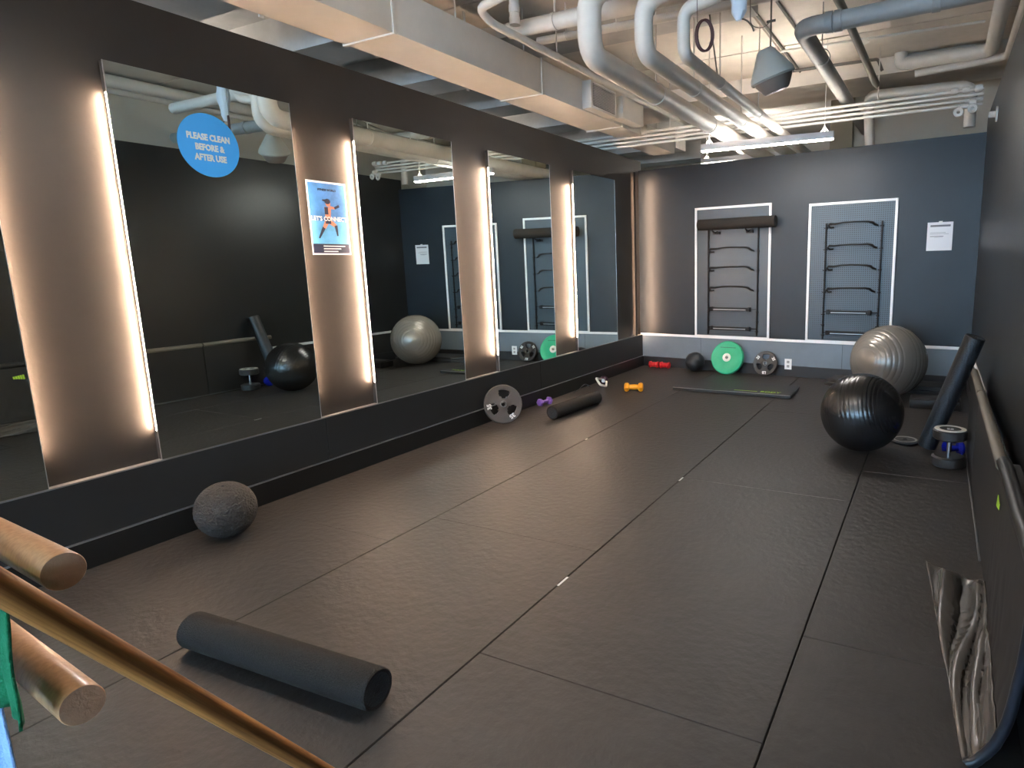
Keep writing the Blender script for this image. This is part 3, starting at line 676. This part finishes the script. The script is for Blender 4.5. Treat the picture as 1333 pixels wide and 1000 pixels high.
def pipe(name, label, pts, r, m, bend=.0, seg=20, collars=(), hangers=(), cat='pipe', zt=3.99, group=None):
    P = [Vector(p) for p in pts]; t = T(name, label, cat, P[0], group=group)
    t.part('tube', sweep(B(), fillet(P, bend or r * 2), r, seg), m, True)
    for c, d in collars:
        M_ = axis_m(c, d); t.part('collar', lathe(B(), [(r, -.03), (r * 1.12, -.028), (r * 1.12, .028), (r, .03)], seg, M_), m, True)
    for h in hangers:
        h = Vector(h); t.part('hanger_rod', sweep(B(), [h + Vector((0, 0, r)), (h.x, h.y, zt)], .006, 6), m, True)
        t.part('hanger_clamp', lathe(B(), [(r * 1.01, -.014), (r * 1.09, -.014), (r * 1.09, .014), (r * 1.01, .014)], seg, axis_m(h, (0, 1, 0) if abs((P[-1] - P[0]).normalized().y) > .6 else (1, 0, 0))), m, True)
    return t
pipe('white_pipe', 'thickest white pipe dropping down then running to the back wall', [(2.35, 4.28, 3.98), (2.35, 4.28, 3.56), (1.815, 4.36, 3.56), (1.815, 4.36, 3.13), (1.80, 13.5, 3.13)], .088, pipe_w, .16, 28, (), ((1.81, 5.6, 3.13), (1.81, 7.1, 3.13)))
pipe('white_pipe', 'middle white pipe of the three that drop and run to the back wall', [(2.48, 4.46, 3.98), (2.48, 4.46, 3.52), (2.175, 4.52, 3.48), (2.175, 4.52, 3.13), (2.16, 13.5, 3.13)], .068, pipe_w, .13, 28, (), ((2.17, 5.6, 3.13), (2.17, 7.1, 3.13)))
pipe('white_pipe', 'thinnest white pipe of the three that drop and run to the back wall', [(2.72, 4.68, 3.98), (2.72, 4.68, 3.48), (2.405, 4.72, 3.45), (2.405, 4.72, 3.14), (2.41, 13.5, 3.13)], .047, pipe_w, .10, 24, (), ((2.405, 5.6, 3.14), (2.41, 6.9, 3.14)))
pipe('grey_pipe', 'grey blue pipe with an elbow crossing at upper right', [(5.6, 5.55, 3.50), (3.055, 5.72, 3.50), (3.055, 5.95, 3.50), (3.11, 13, 3.50)], .072, pipe_g, .16, 24, [((3.28, 5.70, 3.5), (1, 0, 0)), ((3.35, 5.70, 3.5), (1, 0, 0)), ((4.05, 5.65, 3.5), (1, 0, 0))], ((3.08, 6.6, 3.5),))
pipe('conduit_pipe', 'brown grey pipe slanting down behind the grey blue pipe', [(3.20, 5.2, 3.86), (3.29, 6.2, 3.80), (3.43, 8.0, 3.55), (3.435, 8.1, 3.55)], .037, mat('brown_grey_paint', (.17, .155, .13), .5), .2, 16)
pipe('beige_pipe', 'thicker beige pipe along the top of the right wall', [(4.52, .5, 3.85), (4.56, 8.56, 3.85), (3.64, 8.62, 3.86), (3.64, 8.62, 3.98)], .072, pipe_w, .12, 20)
pipe('beige_pipe', 'thinner beige pipe hugging the top of the right wall', [(4.70, .5, 3.80), (4.72, 8.62, 3.78), (3.80, 8.66, 3.74)], .042, pipe_w, .10, 16)
pipe('copper_line', 'pale thin pipe running beside the sheet metal duct', [(1.55, 4.12, 3.62), (.95, 4.20, 3.56), (.95, 4.35, 3.50), (.98, 8.4, 3.50), (1.0, 13.0, 3.5)], .033, duct_m, .12, 16, (), ((.96, 5.3, 3.5), (.98, 6.9, 3.5)))
pipe('drop_pipe', 'short white vertical pipe above the duct', [(.985, 4.62, 3.98), (.985, 4.62, 3.56)], .040, pipe_w, .05, 16, [((.985, 4.62, 3.68), (0, 0, 1)), ((.985, 4.62, 3.59), (0, 0, 1))])
pipe('cross_pipe', 'thick white pipe crossing behind the first riser', [(.80, 4.80, 3.60), (1.9, 4.84, 3.60), (4.3, 4.9, 3.62)], .063, pipe_w, .1, 20, (), ((1.25, 4.81, 3.6),))
pipe('cross_pipe', 'thin white pipe crossing behind the first two risers', [(.70, 5.40, 3.70), (2.2, 5.48, 3.70), (3.0, 5.5, 3.7)], .036, pipe_w, .1, 16, (), ((1.0, 5.41, 3.7), (1.5, 5.44, 3.7)))
pipe('large_pipe', 'large white pipe end at the very top above the duct', [(-.2, 3.7, 3.78), (1.1, 3.75, 3.78)], .15, pipe_w, .1, 28)
pipe('conduit', 'thin dark conduit left of the grey blue elbow on the ceiling', [(2.69, 4.95, 3.965), (2.735, 7.3, 3.965)], .016, pipe_d, .02, 10)
pipe('conduit', 'thin dark conduit on the ceiling behind the hanging grey speaker', [(2.47, 5.2, 3.965), (2.475, 8.68, 3.965)], .016, pipe_d, .02, 10)
pipe('conduit', 'pale thin conduit crossing the ceiling at right', [(2.46, 7.65, 3.93), (4.45, 7.78, 3.93)], .013, duct_m, .02, 10)
pipe('conduit', 'lower thin conduit crossing the ceiling above the beam', [(2.0, 8.45, 3.93), (3.40, 8.53, 3.93), (3.45, 8.56, 3.8)], .018, pipe_d, .03, 10)
pipe('elbow_pipe', 'beige pipe bent down at both ends above the back wall', [(3.275, 9.4, 3.0), (3.275, 8.9, 3.62), (4.40, 8.78, 3.56), (4.40, 8.78, 3.1)], .062, pipe_w, .12, 20)
# bundle of four thin pipes
for k_ in range(4):
    zz = 3.385 - .045 * k_; yy = 8.22 + .03 * k_
    pipe('thin_pipe', ['topmost', 'second from the top', 'third from the top', 'lowest'][k_] + ' of the four thin cream pipes above the lamp', [(-.6, yy, zz - .02), (4.18, yy - .03, zz), (4.50, yy - .04, zz)], .017, pipe_w, .03, 12, (), ((3.45, yy - .02, zz), (.9, yy - .01, zz - .01)) if k_ == 0 else (), group='thin cream pipes above the lamp')
vv = T('sprinkler_valve', 'cream valve cluster at the right end of the thin pipes', 'valve', (4.3, 8.15, 3.2))
for x, y, z, r, d in ((4.22, 8.17, 3.385, .032, (1, 0, 0)), (4.33, 8.16, 3.385, .028, (1, 0, 0)), (4.45, 8.16, 3.385, .034, (1, 0, 0)), (4.40, 8.10, 3.24, .030, (1, 0, 0))):
    vv.part('coupling', lathe(B(), [(0, -.035), (r, -.035), (r * 1.15, -.015), (r * 1.15, .015), (r, .035), (0, .035)], 16, axis_m((x, y, z), d)), pipe_w, True)
for x, z in ((4.40, 3.16), (4.27, 3.14)):
    vv.part('hand_wheel', lathe(B(), [(.018, -.008), (.045, -.010), (.05, 0), (.045, .010), (.018, .008), (.018, -.008)], 24, axis_m((x, 8.03, z), (0, -1, 0))), pipe_w, True)
vv.part('body', sweep(B(), fillet([(4.27, 8.05, 3.14), (4.27, 8.1, 3.2), (4.40, 8.1, 3.2), (4.40, 8.05, 3.16)], .02), .02, 12), pipe_w, True)
fg = T('pipe_flange', 'white round pipe flange on the right wall below its top', 'flange', (4.585, 7.2, 2.93))
fg.part('flange', lathe(B(), [(0, 0), (.07, 0), (.07, .012), (.028, .016), (.028, .07), (0, .07)], 24, axis_m((4.5845, 7.2, 2.93), (-1, 0, 0))), pipe_w, True)
# rectangular duct
du = T('air_duct', 'long rectangular sheet metal duct above the mirror wall', 'air duct', (.33, 4, 3.30))
for a, b in ((-5.9, .8), (.81, 3.68), (3.69, 5.62), (5.63, 7.42)):
    d_ = du.part('duct_section', box(B(), .085, .585, a, b, 3.30, 3.62, bev=.004), duct_m, True)
    du.part('flange', box(B(), .072, .598, b - .014, b + .012, 3.288, 3.632), duct_m, True, smooth=False)
du.part('duct_section', box(B(), .16, .52, 7.44, 8.12, 3.32, 3.60, bev=.004), duct_m, True)
du.part('transition', box(B(), .15, .50, 8.36, 9.4, 3.26, 3.50, bev=.004), duct_m, True)
gb = du.part('grille_box', box(B(), .585, .70, 6.42, 7.02, 3.315, 3.60, bev=.004), duct_m, True)
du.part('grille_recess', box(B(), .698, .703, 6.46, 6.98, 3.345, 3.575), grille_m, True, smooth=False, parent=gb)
for k_ in range(13):
    du.part('louvre', box(B(), .700, .716, 6.46, 6.98, 3.35 + .0172 * k_, 3.357 + .0172 * k_), duct_m, True, smooth=False, parent=gb)
bx = du.part('junction_box', box(B(), .585, .74, 7.12, 7.72, 3.33, 3.58, bev=.012), duct_m, True)
for y in (4.35, 5.3, 6.9): du.part('hanger_rod', sweep(B(), [(.60, y, 3.6), (.60, y, 4.0)], .006, 6), duct_m, True)
for y in (3.0, 5.1): du.part('hanger_strap', box(B(), .06, .075, y, y + .03, 3.29, 4.0), duct_m, True, smooth=False)
# hanging speaker
sp = T('hanging_speaker', 'grey cone shaped speaker hanging on a rod from the ceiling', 'speaker', (2.935, 5.2, 2.90))
bm = B(); tilt = axis_m((2.94, 5.2, 3.06), Vector((-.26, -.22, .94)))
sp.part('hood', lathe(B(), [(0, .165), (.055, .165), (.065, .155), (.165, -.015), (.172, -.045), (.162, -.060), (.150, -.045), (0, -.02)], 40, tilt), spk_grey, True)
sp.part('cone', lathe(B(), [(.150, -.045), (.140, -.075), (.105, -.135), (.09, -.15), (0, -.155)], 40, tilt), spk_dark, True)
sp.part('rod', sweep(B(), [(2.932, 5.2, 3.20), (2.932, 5.2, 3.99)], .007, 8), pipe_d, True)
sp.part('bracket', sweep(B(), [(2.90, 5.2, 3.42), (2.965, 5.2, 3.42)], .010, 8), pipe_d, True)
sp.part('wire', sweep(B(), fillet([(2.93, 5.2, 3.42), (2.88, 5.15, 3.36), (2.80, 5.1, 3.38), (2.80, 5.05, 3.99)], .05), .003, 6), pipe_d, True)
cb = T('cable_coil', 'dark red cable coil hanging before the ceiling', 'cable', (2.645, 4.49, 3.17))
ring = [(2.645 + .048 * math.cos(a * PI / 16), 4.49 + .03 * math.cos(a * PI / 16), 3.165 + .10 * math.sin(a * PI / 16)) for a in range(33)]
bm = B()
for dx in (-.006, .006): sweep(bm, [(x + dx, y, z) for x, y, z in ring], .0075, 8)
cb.part('coil', bm, cable_m, True)
cb.part('cord', sweep(B(), [(2.60, 4.47, 3.25), (2.59, 4.47, 3.98)], .0025, 6), pipe_d, True)
rd = tag(obj('threaded_rod', sweep(B(), [(2.40, 5.55, 3.19), (2.30, 5.55, 3.87)], .007, 6), pipe_d), 'thin dark threaded rod hanging beside the cable coil', 'rod')
bg = T('plastic_wrap', 'pale blue plastic wrap hanging from the ceiling at the top', 'wrap', (2.855, 4.6, 3.26))
bm = B(); rows = []
for i in range(14):
    z = 3.255 + .055 * i; r0 = .02 + .055 * min(1, i / 3) + .012 * math.sin(i * 1.7)
    rows.append([bm.verts.new((2.855 + (r0 + .012 * noise.noise(Vector((k_, i * .6, 3)))) * math.cos(2 * PI * k_ / 14), 4.6 + r0 * .7 * math.sin(2 * PI * k_ / 14), z)) for k_ in range(14)])
for a, b in zip(rows, rows[1:]):
    for k_ in range(14): bm.faces.new((a[k_], a[(k_ + 1) % 14], b[(k_ + 1) % 14], b[k_]))
bm.faces.new(rows[0][::-1]); bm.faces.new(rows[-1])
bg.part('film', bm, plastic_bag, True, ang=20)
bg.part('cable_tail', sweep(B(), fillet([(2.86, 4.6, 3.27), (2.91, 4.6, 3.25), (2.95, 4.6, 3.20), (2.96, 4.6, 3.17)], .03), .006, 6), pipe_d, True)
sd = T('smoke_detector', 'small round detector on the ceiling at right', 'detector', (3.30, 7.9, 3.985))
sd.part('body', lathe(B(), [(0, 0), (.07, 0), (.065, -.03), (.03, -.045), (0, -.045)], 24), pipe_w)
sb = T('ceiling_bracket', 'grey angled bracket box on the ceiling near the right wall', 'bracket', (3.85, 6.6, 3.98))
sb.part('box', box(B(), -.08, .08, -.1, .1, -.06, .0, bev=.006), pipe_w)
sb.part('arm', box(B(), .06, .22, -.14, -.08, -.04, -.01), pipe_w)
